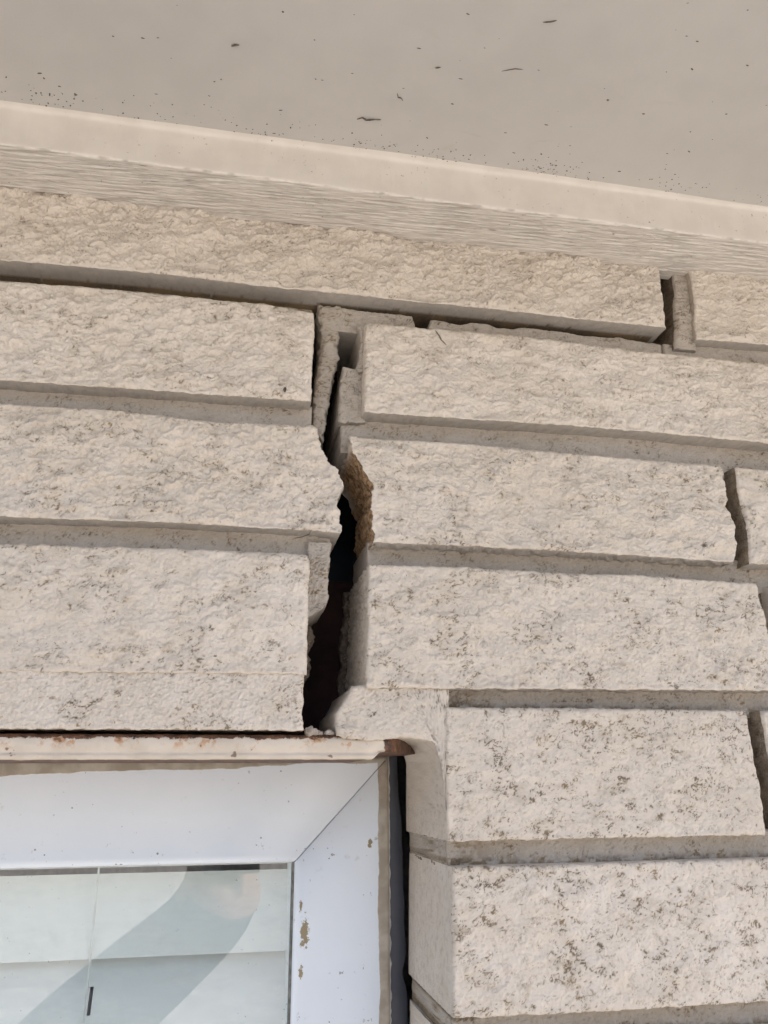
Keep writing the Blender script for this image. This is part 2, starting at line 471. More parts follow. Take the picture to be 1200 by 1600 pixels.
# fourth course
brick(41, b=[(-218, 58.4), (-119, 58.3), (-36, 59.2), (45.5, 60)], t=[(-218, 129.8), (-129, 129.9), (-42, 131.3), (35.6, 131.9), (45.3, 130.8)],
      r=[(45.5, 60), (45.7, 79.5), (45.6, 102), (45.9, 121.7), (45.3, 130.8)], amp=.7, lump=1.0, dirt=.8, topst=.35, depth=84, rnd=2.8)
brick(42, b=[(80.1, 52.5), (129, 52.9), (252, 54.3), (336.5, 54.8), (345.7, 54.9)], t=[(82, 126.8), (140, 127.8), (219.5, 126.6), (260, 127.5), (297, 126.4), (344.5, 125.3)],
      l=[(80.1, 52.5), (80.8, 80.4), (81.6, 103.4), (82, 126.8)], r=[(345.7, 54.9), (347.2, 79), (347.6, 102), (345.6, 112), (344.5, 125.3)],
      amp=.75, lump=.9, dirt=1.0, stain=.9, topst=.4, depth=104, sidedirt=.7, finesides=True, side_noise=1.5)
# fifth and sixth course beside the window
brick(51, b=[(126.4, -30.7), (222, -30.7), (324.3, -30.4)], t=[(127.6, 42.2), (208.6, 42.7), (323.2, 42.3)],
      l=[(126.4, -30.7), (126.7, -8.9), (127.1, 15.3), (127.6, 42.2)], r=[(324.3, -30.4), (325.2, -5.3), (324.1, 13.4), (323.4, 30.6), (323.2, 42.3)],
      amp=.36, lump=.8, dirt=1.55, stain=1.0, topst=.3, sidedirt=.25, side_noise=.12, finesides=True)
brick(52, b=[(336.4, -30.2), (382, -30.2), (598, -30.2)], t=[(333.5, 42.4), (398, 42.2), (598, 42.2)], l=[(336.4, -30.2), (336.2, -5.4), (334.2, 13.4), (333.5, 42.4)],
      amp=.5, dirt=.9, step=.9, grime=dirty_shaded_end(.8))
brick(61, b=[(126.7, -116.6), (213, -117.5), (310, -117.6), (390, -117.6)], t=[(128.5, -43.9), (220.6, -44), (323, -43.5), (390, -43.3)],
      l=[(126.7, -116.6), (127.3, -89.3), (127.8, -64.6), (128.5, -43.9)], amp=.36, lump=.8, dirt=1.6, stain=1.0, topst=.4, sidedirt=.2, side_noise=.12, finesides=True)
# courses and neighbours just outside the picture
brick(43, b=[(358, 54.9), (620, 54.9)], t=[(358, 125.3), (620, 125.3)], amp=.8, step=1.2)
brick(71, b=[(127, -203), (325, -203)], t=[(127, -131), (325, -131)], amp=.5, step=1.0)
brick(72, b=[(337, -203), (600, -203)], t=[(337, -131), (600, -131)], amp=.5, step=1.4)
brick(62, b=[(402, -117.6), (660, -117.6)], t=[(402, -43.3), (660, -43.3)], amp=.5, step=1.4)
brick(23, b=[(437, 228.8), (690, 228.8)], t=[(437, 294), (690, 294)], amp=.9, step=1.4)
brick(13, b=[(604, 311), (860, 311)], t=[(604, 377), (860, 377)], amp=.9, step=1.6)
for sd_, xr_, za, zb in ((14, -246, 314, 377), (24, -231, 230.6, 299.6), (34, -213, 145, 215.4), (44, -231, 58.4, 129.8)):
    brick(sd_, b=[(xr_ - 262, za), (xr_, za)], t=[(xr_ - 262, zb), (xr_, zb)], amp=1.0, step=1.3, depth=85)
for i, zb in enumerate((-217, -303, -389)):
    off = 0 if i % 2 else -65
    brick(81 + i, b=[(127, zb - 72), (390 + off, zb - 72)], t=[(127, zb), (390 + off, zb)], amp=.5, step=1.8)
    brick(85 + i, b=[(402 + off, zb - 72), (665, zb - 72)], t=[(402 + off, zb), (665, zb)], amp=.5, step=1.8)

# bed joints (recessed) ------------------------------------------------------
def bed(seed, x0, x1, z0, z1, d0=13.5, **k):
    a = dict(concave=.8, depth=60, tilt=0, rag=.2)
    a.update(k)
    return mortar('bed_joint', seed, b=[(x0, z0), (x1, z0)], t=[(x0, z1), (x1, z1)], d0=d0, **a)

# between first and second course, right of the crack: shrunk away from the brick above, with a hole
mortar('bed_joint', 101, b=[(57, 294.5), (62, 294.5), (83, 293), (200, 293), (306, 292)],
       t=[(57, 312.9), (70, 313.0), (90, 312.2), (115, 312.0), (117, 303.4), (126.5, 302.9), (128.5, 310.9), (137, 311.4), (143, 309.6), (152, 309.4), (157, 312.0), (170, 312.2), (176, 309.9), (190, 309.6), (196, 312.0), (230, 312.0), (240, 310.4), (262, 310.7), (270, 311.9), (290, 309.9), (306, 309.4)],
       d0=13.0, depth=60, rag=.7, amp=.5, topst=.6, step=.55, stain=.8, dirt=.7)
mortar('bed_joint', 102, b=[(306, 292), (360, 292), (700, 292)], t=[(306, 309), (360, 313), (700, 314)], d0=11, depth=60, amp=.3)
mortar('bed_joint', 103, b=[(-520, 296), (46, 296)], t=[(-520, 318), (46, 318)], d0=24, depth=40, rawall=.0, dirt=3.0, stain=2, mat=M_mortar)
bed(104, -520, 46, 212, 236, 13)
bed(105, 65.5, 700, 205, 233, 15)
bed(106, -520, 59.5, 127, 150, 13)
bed(107, 83.5, 700, 122, 145, 14)
bed(108, 121, 700, 39, 58, 12, dirt=.8, grime=mildew(39.5))
bed(109, 128.6, 700, -47, -28, 10, dirt=.9, grime=mildew(-47), sidedirt=1.3, topst=.5, stain=.6, depth=97)
bed(110, 128.6, 700, -134, -114, 10, dirt=.9, grime=mildew(-134), sidedirt=1.3, topst=.5, stain=.6, depth=97)
for i, zz in enumerate((-217, -303, -389)):
    bed(111 + i, 127.6, 700, zz - 3, zz + 17, 11, step=1.6, depth=97)
# perpends -----------------------------------------------------------------
mortar('upright_joint', 121, b=[(311, 303), (332, 303)], t=[(315, 377), (334, 377)], l=[(312, 303), (313, 310), (315, 325), (316, 340), (319, 352), (319.5, 377)],
       r=[(330, 303), (331, 330), (332, 377)], d0=6, depth=50, amp=.7, lump=1.5, rnd=3, dirt=.8, grime=dirty_shaded_end(.9))  # left side darkened: shade of the gap put into its colour
mortar('upright_joint', 122, b=[(329, 136), (346, 136)], t=[(329, 212), (346, 212)], d0=19, depth=50, mat=M_raw, amp=.5)
mortar('upright_joint', 123, b=[(343, 52), (361, 52)], t=[(343, 128), (361, 128)], d0=17, depth=50, mat=M_raw)
mortar('upright_joint', 124, b=[(321, -33), (339, -33)], t=[(321, 45), (339, 45)], d0=18, depth=50, mat=M_raw, amp=.6)
for i, (xa, xb, za, zb) in enumerate(((424, 437, 226, 297), (590, 605, 308, 377), (325, 337, -203, -131), (390, 402, -120, -41), (-246, -232, 312, 377), (-231, -218, 228, 302), (-213, -200, 143, 218), (-231, -218, 56, 132))):
    mortar('upright_joint', 130 + i, b=[(xa - 1, za), (xb + 1, za)], t=[(xa - 1, zb), (xb + 1, zb)], d0=12, depth=50, step=1.4)
# loose mortar left standing in the crack -------------------------------------
mortar('upright_joint', 141, b=[(48, 222), (54.7, 216)], t=[(48.5, 313), (66, 313)], l=[(48, 222), (47.6, 240), (48.6, 252), (50.8, 275), (51.5, 290), (50, 302), (48.5, 313)],
       r=[(54.7, 216), (57, 235), (59.2, 253), (63.2, 275), (63.4, 292), (66, 313)], d0=11.5, depth=45, lean=10, amp=.8, fine=3.0, lump=1.4, dirt=1.6, stain=.9, step=.45, side_noise=1.6, rag=1.7, rnd=2.2)
mortar('upright_joint', 142, b=[(63.5, 224.5), (81.5, 226)], t=[(65.5, 265.5), (81.5, 266.5)], l=[(63.2, 224.5), (64, 240), (64.5, 252), (66, 265.5)],
       d0=10, depth=80, amp=.6, fine=3.0, dirt=1.3, stain=.9, step=.45, rag=1.7, rnd=2.2, sidedirt=.6)
mortar('upright_joint', 145, b=[(74.5, 261), (82, 261)], t=[(75.5, 298), (82, 298)], l=[(74.5, 261), (76.5, 272), (77.5, 283), (75.5, 298)], d0=6.5, depth=60, amp=.5, fine=2.8, dirt=1.2, stain=.9, step=.45, rag=1.5, rnd=2.0)
mortar('upright_joint', 146, b=[(76, 56), (86, 56)], t=[(78, 127), (86, 127)], l=[(76.5, 56), (74.5, 66), (77.5, 78), (75, 88), (77, 101), (79, 112), (78, 127)], d0=80, depth=26, mat=M_raw, amp=1.6, lump=2, rag=2.0)
mortar('upright_joint', 147, b=[(38, 60), (50, 62)], t=[(38, 98), (52, 96)], r=[(50, 62), (53, 70), (50.5, 78), (54, 86), (52, 96)], d0=42, depth=30, mat=M_raw, amp=1.6, lump=2, rag=1.8)
mortar('upright_joint', 143, b=[(70, 270), (90, 270)], t=[(68, 316), (90, 316)], d0=66, depth=30, mat=M_raw, amp=1.0)
mortar('upright_joint', 144, b=[(45, 93), (58, 102)], t=[(45, 142), (59.5, 142)], r=[(57.5, 102), (58, 110), (58.2, 120), (58.8, 131), (59.5, 142)],
       d0=8, depth=55, amp=.6, fine=3.0, dirt=1.8, step=.45, rag=1.0)
# rough mortar bedding over the lintel --------------------------------------
def groove(**k): return k
mortar('lintel_bedding', 151, b=[(-620, 28.7), (-115, 28.8), (-50, 28.9), (18, 28.9), (44.4, 28.7)], t=[(-620, 64), (-119, 64), (-36, 64), (45.2, 64)],
       r=[(44.4, 28.7), (43.9, 35), (44.1, 43), (44.1, 55), (45, 64)], d0=1.8, depth=80, amp=.5, fine=2.4, lump=.3, dirt=1.0, stain=.3, rag=.9, rnd=1.6, step=.55, mat=M_brick, film=0.0)
mortar('lintel_bedding', 152, b=[(64, 26.5), (69.6, 24.5), (89, 23.5), (97, 25), (110, 24.5), (119.5, 23), (124, 19.5), (125.8, 13), (126.4, 0), (126.7, -26), (131, -27)], t=[(72, 53), (90, 57), (131, 57)],
       l=[(64, 26.5), (63, 32), (63.2, 38.5), (67, 43), (72, 53)], r=[(131, -27), (131, 20), (131, 57)],
       d0=2.0, depth=100, amp=.5, fine=2.2, lump=.7, dirt=1.0, stain=.3, rag=1.0, rnd=3.0, step=.5, mat=M_brick, sidedirt=.5, film=0.0)
# ------------------------------------------------------------------ steel lintel
def lintel_material():
    mt, nt, bs = new_mat('flaking_painted_steel'); n = N(nt)
    x, y, z = n.sep()
    rust = n.mix(n.ramp(n.noise(160, 5, .65), .35, .65), rgb(.045, .02, .012), rgb(.17, .075, .035))
    rust = n.mix(n.ramp(n.noise(600, 3), .6, .72), rust, rgb(.30, .15, .07))
    paint = n.mix(n.ramp(n.noise(60, 3), .35, .65), rgb(.55, .475, .385), rgb(.62, .54, .445))
    # orange bleeding through the paint near the top edge
    edge = n.math('ADD', z, n.math('MULTIPLY', n.math('SUBTRACT', n.noise(130, 4, .6), .5), .006))
    bleed = n.math('MULTIPLY', n.ramp(edge, CZ + .0175, CZ + .0235), n.ramp(n.noise(150, 4, .65), .52, .64))
    col = n.mix(n.math('MULTIPLY', bleed, .75), paint, rgb(.42, .18, .045))
    spots = n.ramp(n.noise(150, 2, .6), .69, .74)
    col = n.mix(n.math('MULTIPLY', spots, .8), col, rgb(.15, .08, .045))
    e2 = n.math('ADD', z, n.math('MULTIPLY', n.math('SUBTRACT', n.noise(180, 5, .7), .5), .008))
    bare = n.ramp(e2, CZ + .0241, CZ + .0247)
    bx = n.math('ADD', x, n.math('MULTIPLY', n.math('SUBTRACT', n.noise(200, 3), .5), .006))
    bare = n.math('MAXIMUM', bare, n.ramp(bx, .0905, .0915))
    bare = n.math('MAXIMUM', bare, n.ramp(y, .010, .014))
    col = n.mix(bare, col, rust)
    nt.links.new(col, bs.inputs['Base Color'])
    bs.inputs['Roughness'].default_value = .6
    h = n.math('ADD', n.noise(160, 4), n.math('MULTIPLY', n.math('SUBTRACT', 1.0, bare), .5))
    nt.links.new(n.bump(h, .7, .0012), bs.inputs['Normal'])
    return mt
M_lintel = lintel_material()
lin = thing('steel_lintel', 'rusty steel angle lintel with flaking cream paint above the window', 'lintel', W(-200, 40, 13))
# horizontal leg: swept profile with a lumpy painted toe
xs = np.arange(-640, 129, 1.0)
prof = [(100, 13.6), (60, 13.5), (20, 13.4), (9, 13.3), (6, 13.2), (4.6, 13.6), (4.1, 14.6), (4.3, 15.8), (4.9, 16.3), (4.6, 17.2), (4.2, 18.6), (4, 20), (4, 21.5), (4.2, 23), (4.6, 24.2), (5.2, 25.2), (6, 26.0), (7.4, 26.5), (9, 26.6), (20, 26.6), (60, 26.6), (100, 26.6)]
P = np.zeros((len(prof), len(xs), 3))
for i, (pd, pz) in enumerate(prof):
    w = 1.0 if 4 <= i <= 18 else 0.0
    nx = fbm(xs / 9, np.full_like(xs, i * .35), 201, 3)
    tip = sstep(84, 90, xs)
    zz = pz + w * .35 * nx
    zlow = np.where(zz < 18, 18 + (zz - 18) * .1, zz)
    zz = zz * (1 - tip) + (zlow - .2) * tip
    rt_ = sstep(104, 128, xs)
    zz = zz * (1 - rt_ * .2) + 22 * rt_ * .2
    P[i, :, 0] = xs; P[i, :, 1] = pd - w * .35 * nx - w * 1.2 * tip * fbm(xs / 5, np.full_like(xs, i * .6), 205, 2) * .6 ; P[i, :, 2] = zz
    P[i, :, 1] = np.minimum(100 + .01 * i, P[i, :, 1] + 66 * sstep(90, 128, xs) ** 1.3)
link_mesh('flange', grid_mesh('flange', P, flip=True), M_lintel, lin)
v, f = box_data(-640, 111, 88, 98, 26.8, 137, 1.0)
link_mesh('upstand', poly_mesh('upstand', v, f), simple('dark_rust', (.022, .008, .0065), .9, bump=(150, .8, .002), var=.5), lin)
# crumbs of mortar lying on the lintel inside the crack
def lump_mesh(name, c, r, seed, sub=3, rough=.35, squash=(1, 1, 1)):
    import bmesh
    from mathutils import noise as mn
    bm = bmesh.new(); bmesh.ops.create_icosphere(bm, subdivisions=sub, radius=1.0)
    for v in bm.verts:
        p = v.co.copy()
        k = 1 + rough * (mn.noise(p * 1.6 + Vector((seed, 0, 0))) + .5 * mn.noise(p * 3.7 + Vector((0, seed, 0))))
        q = Vector((p.x * squash[0], p.y * squash[1], p.z * squash[2])) * k * r
        v.co = Vector(W(c[0] + q.x, c[1] + q.y, c[2] + q.z))
    me = bpy.data.meshes.new(name); bm.to_mesh(me); bm.free()
    me.polygons.foreach_set('use_smooth', [True] * len(me.polygons))
    return me
M_crumb = simple('mortar_crumb', (.42, .36, .30), .9, bump=(500, .6, .001), var=.25, vscale=300)
for k, (cx, cy, rr_, lab) in enumerate(((49.5, 8, 3.4, 'largest pale mortar crumb lying on the lintel at the foot of the crack'),
                                       (54.5, 9, 1.8, 'middle small pale mortar crumb on the lintel in the crack'),
                                       (60, 8.5, 2.1, 'rightmost pale mortar crumb on the lintel beside the mortar bedding'))):
    o = link_mesh('mortar_crumb', lump_mesh('mortar_crumb', (cx, cy, 26.4 + rr_ * .6), rr_, k * 3.1 + 1, rough=.6, squash=(1.1, 1, .8)), M_crumb)
    o['label'] = lab; o['category'] = 'mortar crumb'; o['group'] = 'crumbs of mortar in the crack'

# ------------------------------------------------------------------ window
def frame_material():
    mt, nt, bs = new_mat('white_window_frame'); n = N(nt)
    x, y, z = n.sep()
    white = n.mix(n.ramp(n.noise(14, 3), .35, .65), rgb(.76, .82, .885), rgb(.80, .855, .91))
    # faint grime
    g = n.ramp(n.noise(120, 4, .6), .66, .78)
    col = n.mix(n.math('MULTIPLY', g, .30), white, rgb(.45, .42, .36))
    s1 = n.math('MULTIPLY', n.ramp(n.noise(330, 2, .5), .71, .75), n.ramp(n.noise(30, 2), .45, .6))
    col = n.mix(n.math('MULTIPLY', s1, .8), col, rgb(.12, .10, .09))
    # chips with tan showing near the glass edge of the stile
    ch = n.math('MULTIPLY', n.ramp(n.noise(190, 4, .65), .60, .66), n.ramp(n.noise(38, 2), .57, .66))
    ch = n.math('MULTIPLY', ch, n.ramp(z, CZ - .030, CZ - .045))
    def spot(cx, cz, rx, rz):
        a = n.math('DIVIDE', n.math('SUBTRACT', x, cx), rx); b = n.math('DIVIDE', n.math('SUBTRACT', z, CZ + cz), rz)
        r = n.math('SQRT', n.math('ADD', n.math('MULTIPLY', a, a), n.math('MULTIPLY', b, b)))
        r = n.math('ADD', r, n.math('MULTIPLY', n.math('SUBTRACT', n.noise(420, 4, .7), .5), 2.6))
        return n.ramp(r, .85, .65)
    for cx, cz, rx, rz in ((.0585, -.0905, .0032, .011), (.1008, -.0375, .0018, .0035), (.0565, -.112, .0016, .005), (.0555, -.074, .0012, .005)):
        ch = n.math('MAXIMUM', ch, spot(cx, cz, rx, rz))
    col = n.mix(ch, col, rgb(.30, .24, .14))
    # cream wall paint slopped over the outer edges
    wob = n.math('MULTIPLY', n.math('SUBTRACT', n.noise(28, 4, .6), .5), .006)
    wob2 = n.math('MULTIPLY', n.math('SUBTRACT', n.noise(11, 3, .5), .5), .006)
    ex = n.ramp(n.math('ADD', x, wob), .1062, .1068)
    zt = n.math('SUBTRACT', z, n.math('MULTIPLY', x, .038))
    ez = n.ramp(n.math('ADD', n.math('ADD', zt, wob), wob2), CZ + .0102, CZ + .0110)
    slop = n.math('MAXIMUM', ex, ez)
    sc_ = n.mix(n.ramp(n.noise(90, 4), .35, .65), rgb(.36, .31, .245), rgb(.50, .45, .375))
    col = n.mix(slop, col, sc_)
    nt.links.new(col, bs.inputs['Base Color'])
    bs.inputs['Roughness'].default_value = .32
    h = n.math('ADD', n.math('MULTIPLY', n.noise(260, 3), .25), n.math('MULTIPLY', slop, 1.2))
    nt.links.new(n.bump(h, .25, .0008), bs.inputs['Normal'])
    return mt
M_frame = frame_material()
win = thing('window', 'white metal framed window with mitred corner, cream paint slopped on its edges', 'window', W(-372, 110, -950))
XI, XO = 51.0, 114.3          # inner and outer edge of the right stile
ZI, ZO = -48.2, 18.0          # inner and outer edge of the head
XL, ZB = -860.0, -1000.0
def rail(name, pts_in, pts_out, mat):
    """frame member between two mitres; profile: outer return, face, small lip, step down to the glass"""
    (ax, az), (bx, bz) = pts_in; (cx, cz), (dx, dz) = pts_out
    prof = [(0.0, 165), (0.0, 108), (0.006, 106.2), (0.02, 105.3), (.045, 105), (.30, 104.8), (.6, 104.9), (.90, 105), (.93, 104.4), (.965, 104.3), (.985, 104.8), (1.0, 106.5), (1.0, 165)]
    n_ = 40
    P = np.zeros((len(prof), n_, 3)); s = np.linspace(0, 1, n_)
    for i, (t, d) in enumerate(prof):
        x0 = cx + (ax - cx) * t; z0 = cz + (az - cz) * t; x1 = dx + (bx - dx) * t; z1 = dz + (bz - dz) * t
        P[i, :, 0] = x0 + (x1 - x0) * s; P[i, :, 2] = z0 + (z1 - z0) * s; P[i, :, 1] = d
        # tiny step down into the mitre cut at both ends
        P[i, 0, 1] += .5; P[i, -1, 1] += .5
        for e, k_ in ((1, 0), (-2, -1)):
            L_ = math.hypot(x1 - x0, z1 - z0); ss = .5 / max(L_, 1)
            q_ = ss if e == 1 else 1 - ss
            P[i, e, 0] = x0 + (x1 - x0) * q_; P[i, e, 2] = z0 + (z1 - z0) * q_
    me = grid_mesh(name, P, smooth=False)
    return link_mesh(name, me, mat, win)
g_ = .22
rail('head_rail', [(XL + 63, ZI), (XI - g_, ZI + g_)], [(XL, ZO), (XO - g_ * 1.2, ZO)], M_frame)
rail('stile', [(XI, ZI - g_), (XI, ZB + 63)], [(XO, ZO - g_ * 1.2), (XO, ZB)], M_frame)
rail('stile', [(XL + 63, ZB + 63), (XL + 63, ZI)], [(XL, ZB), (XL, ZO)], M_frame)
rail('sill_rail', [(XI, ZB + 63), (XL + 63, ZB + 63)], [(XO, ZB), (XL, ZB)], M_frame)
# grey metal fin of the frame in the open gap beside the brick
M_fin = simple('grey_metal_fin', (.125, .132, .155), .5, bump=(60, .2, .001), var=.1)
zz = np.linspace(24, -1000, 420)
fx = 124.5 + .022 * (6 - np.clip(zz, -200, 24)) + .5 * fbm(zz / 14, zz * 0, 301, 3) - 2.2 * np.exp(-((zz + 118) / 7) ** 2) - 1.6 * sstep(-25, -5, zz)
P = np.zeros((4, len(zz), 3))
for i, (xx, d) in enumerate(((zz * 0 + 113.0, 120), (zz * 0 + 116.8, 118), (fx, 118), (fx, 123))):
    P[i, :, 0] = xx; P[i, :, 1] = d; P[i, :, 2] = zz
link_mesh('frame_fin', grid_mesh('frame_fin', P), M_fin, win)
# thin paint-spattered bead along the outer edge
M_edge = simple('chipped_white_edge', (.62, .63, .62), .5, var=.2, vscale=200)
ex_ = 115.2 + .9 * fbm(zz / 6, zz * 0 + 3, 305, 3)
P = np.zeros((4, len(zz), 3))
for i, (xx, d) in enumerate(((zz * 0 + 113.6, 113), (zz * 0 + 114.0, 108.5), (ex_, 108.8), (ex_ + .3, 114))):
    P[i, :, 0] = xx; P[i, :, 1] = d; P[i, :, 2] = zz
link_mesh('edge_bead', grid_mesh('edge_bead', P), M_edge, win)
# glazing gasket: dark line round the pane
M_gasket = simple('dirty_gasket', (.16, .155, .14), .7, var=.4, vscale=220)
box('gasket', XI - 1.3, XI + 1, 107.5, 116, ZB + 60, ZI + .5, M_gasket, win, .3)
box('gasket', XL + 60, XI - 1.4, 109.2, 116, ZI - .9, ZI + 1, simple('pale_gasket', (.5, .52, .52), .6), win, .2)

def glass_material():
    mt, nt, bs = new_mat('window_glass'); n = N(nt)
    nt.nodes.remove(bs)
    tr = n.add('ShaderNodeBsdfTransparent'); tr.inputs[0].default_value = rgb(.90, .945, .935)
    gl = n.add('ShaderNodeBsdfGlossy'); gl.inputs['Roughness'].default_value = .015
    df = n.add('ShaderNodeBsdfDiffuse'); df.inputs[0].default_value = rgb(.62, .64, .64)
    fr = n.add('ShaderNodeFresnel'); fr.inputs[0].default_value = 2.0
    m1 = n.add('ShaderNodeMixShader'); m2 = n.add('ShaderNodeMixShader')
    geo = n.add('ShaderNodeNewGeometry').outputs['Backfacing']
    nt.links.new(n.ramp(geo, 0, 1, 2.2, 1 / 2.2), fr.inputs[0])
    nt.links.new(fr.outputs[0], m1.inputs[0]); nt.links.new(tr.outputs[0], m1.inputs[1]); nt.links.new(gl.outputs[0], m1.inputs[2])
    film = n.math('ADD', n.ramp(n.noise(18, 5, .6, stretch=(1, 1, 2.5)), .42, .75, .03, .16), n.math('MULTIPLY', n.ramp(n.noise(400, 2), .72, .76), .3))
    nt.links.new(film, m2.inputs[0]); nt.links.new(m1.outputs[0], m2.inputs[1]); nt.links.new(df.outputs[0], m2.inputs[2])
    nt.links.new(m2.outputs[0], nt.nodes['Material Output'].inputs[0])
    wv = n.bump(n.noise(6, 2), .03, .004)
    nt.links.new(wv, gl.inputs['Normal'])
    return mt
gp = poly_mesh('pane', [(XL + 62, 112, ZB + 62), (XI, 112, ZB + 62), (XI, 112, ZI), (XL + 62, 112, ZI)], [(0, 1, 2, 3)])
link_mesh('pane', gp, glass_material(), win)

# ------------------------------------------------------------------ venetian blind behind the glass
bl = thing('venetian_blind', 'closed white slatted blind hanging behind the window glass', 'blind', W(-380, 165, -960))
M_slat = simple('white_blind_slat', (.86, .87, .86), .45, var=.03, vscale=8)
box('headrail', -790, 100, 150, 195, -52, -6, M_slat, bl, 1.0)
def slat_mesh(zt, slots):
    xs_ = [-790, -380, -378, -75.6, -73.4, 100]
    npf = 14
    t = np.linspace(0, 1, npf)
    ang = math.radians(72)
    Lw = 52.0
    sx_ = t * Lw
    bow = 2.6 * (1 - (2 * t - 1) ** 2)
    d = 163 - sx_ * math.cos(ang) - bow * math.sin(ang)
    z = zt - sx_ * math.sin(ang) + bow * math.cos(ang)
    vs_, fs_ = [], []
    for x in xs_:
        for k in range(npf): vs_.append((x, d[k], z[k]))
    for i in range(len(xs_) - 1):
        slot = (xs_[i + 1] - xs_[i]) < 3
        for k in range(npf - 1):
            if slot and slots and 5 <= k <= 8: continue
            a = i * npf + k
            fs_.append((a, a + 1, a + npf + 1, a + npf))
    return poly_mesh('slat', vs_, fs_, smooth=True)
for k in range(19):
    link_mesh('slat', slat_mesh(-57.5 - 48.6 * k, k > 0), M_slat, bl)
M_cord = simple('white_cord', (.72, .73, .72), .8)
for cx in (-379, -76.4):
    box('ladder_cord', cx - .6, cx + .6, 145.2, 146.4, -940, -52, M_cord, bl, .3)

# ------------------------------------------------------------------ eaves: soffit, timber strip, fascia
sof = thing('eaves_soffit', 'smooth cream painted eaves soffit sheet dotted with small dirt specks', 'soffit', W(100, -300, 398))
nx_, ny_ = 240, 80
X = np.linspace(-900, 1300, nx_)[None, :] * np.ones((ny_, 1)); Y = np.linspace(260, -265, ny_)[:, None] * np.ones((1, nx_))
Zs = 398 + .5 * fbm(X / 260, Y / 160, 401, 3)
link_mesh('sheet', grid_mesh('sheet', np.stack([X, Y, Zs], -1), flip=False), M_soffit, sof)
box('backing', -900, 1300, -265, 260, 401, 420, M_soffit, sof, 0)
fas = box('fascia_board', -900, 1300, -287, -267, 392, 540, M_trim, None, 2.0)
fas['label'] = 'cream painted fascia board along the outer edge of the eaves'; fas['category'] = 'fascia board'

xs = np.arange(-420, 760, 1.0)
pr = [(14, 368.0, 0)] + [(10 - .5 * k, 368.0, 1) for k in range(0, 98)] + [(-39.4, 368.15, .6), (-39.9, 368.6, .3), (-40.1, 369.4, 0), (-40.1, 371, 0), (-40.0, 375, 0), (-39.9, 380, 0), (-39.9, 385, 0), (-40.0, 391, 0), (-40.0, 394.5, 0), (-40.2, 395.8, 0), (-40.8, 396.8, 0), (-41.8, 397.4, 0), (-43.4, 397.7, 0), (-47, 398.9, 0)]
P = np.zeros((len(pr), len(xs), 3)); Dt = np.zeros((len(pr), len(xs)))
for i, (pd, pz, g) in enumerate(pr):
    yy = np.full_like(xs, pd)
    skew = xs + (pd) * 2.0
    s1 = 1 - 2.2 * np.abs(fbm(xs / 55 + 3 + .1 * perlin(xs / 20, yy / 6, 412), (yy + xs * .05) / 1.9, 411, 2, .6))
    s2 = fbm(xs / 30, (yy + xs * .05) / 1.1, 421, 2, .6)
    ridge = np.abs(s1)
    zz = pz - g * (.7 * s1 + .45 * s2 - .35)
    edge = fbm(xs / 30, xs * 0 + .4, 431, 3)
    yy = yy + (.25 * edge + .12 * fbm(xs / 3, xs * 0, 432, 2)) * (1 if -41 < pd < -38 else 0)
    P[i, :, 0] = xs; P[i, :, 1] = yy; P[i, :, 2] = zz
    Dt[i] = g * (.10 + .55 * sstep(.5, .8, s2) * sstep(0, .5, fbm(xs / 30, yy / 10, 441, 2)) + .30 * sstep(.35, -.3, s1))
    if abs(pz - 368.6) < .5: Dt[i] = .5 * sstep(-.1, .7, fbm(xs / 11, xs * 0, 451, 3))
strip = link_mesh('timber_strip', grid_mesh('timber_strip', P, dict(dirt=np.clip(Dt, 0, 1)), flip=False), M_trim)
strip['label'] = 'cream painted timber strip with raised wood grain running between wall and soffit'; strip['category'] = 'timber trim'

# specks and flecks of dirt stuck under the eaves
M_fleck = simple('dark_dirt', (.10, .082, .065), .9, var=.4, vscale=400)
def flecks(name, pts, seed, parent):
    vs_, fs_ = [], []
    r_ = random.Random(seed)
    for (x, y, z, a, asp, ang) in pts:
        k = len(vs_); n_ = 7
        for j in range(n_):
            th = 2 * math.pi * j / n_; rr_ = a * (.7 + .6 * r_.random())
            dx, dy = rr_ * math.cos(th) * asp, rr_ * math.sin(th)
            vs_.append((x + dx * math.cos(ang) - dy * math.sin(ang), y + dx * math.sin(ang) + dy * math.cos(ang), z + .15))
        vs_.append((x, y, z - .3 * min(a, 1.2)))
        for j in range(n_): fs_.append((k + j, k + (j + 1) % n_, k + n_))
    o = link_mesh(name, poly_mesh(name, vs_, fs_, smooth=True), M_fleck, parent)
    o['kind'] = 'stuff'
    return o
r_ = random.Random(5)
pts = []
clusters = [(-130 + 60 * k + r_.uniform(-25, 25)) for k in range(11)]
for k in range(380):
    cx = r_.choice(clusters) + r_.gauss(0, 16)
    dy = abs(r_.gauss(0, 9))
    zz_ = 397.6 if dy > 2 else 397.2
    pts.append((cx, -44.5 - dy, zz_, r_.uniform(.15, .5), r_.uniform(1, 1.9), r_.uniform(0, 3.1)))
for k in range(90):
    pts.append((r_.uniform(-160, 420), r_.uniform(-200, -55), 397.7, r_.uniform(.15, .5), r_.uniform(1, 3.5), r_.uniform(-.4, .4)))
flecks('dirt_specks', pts, 3, sof)

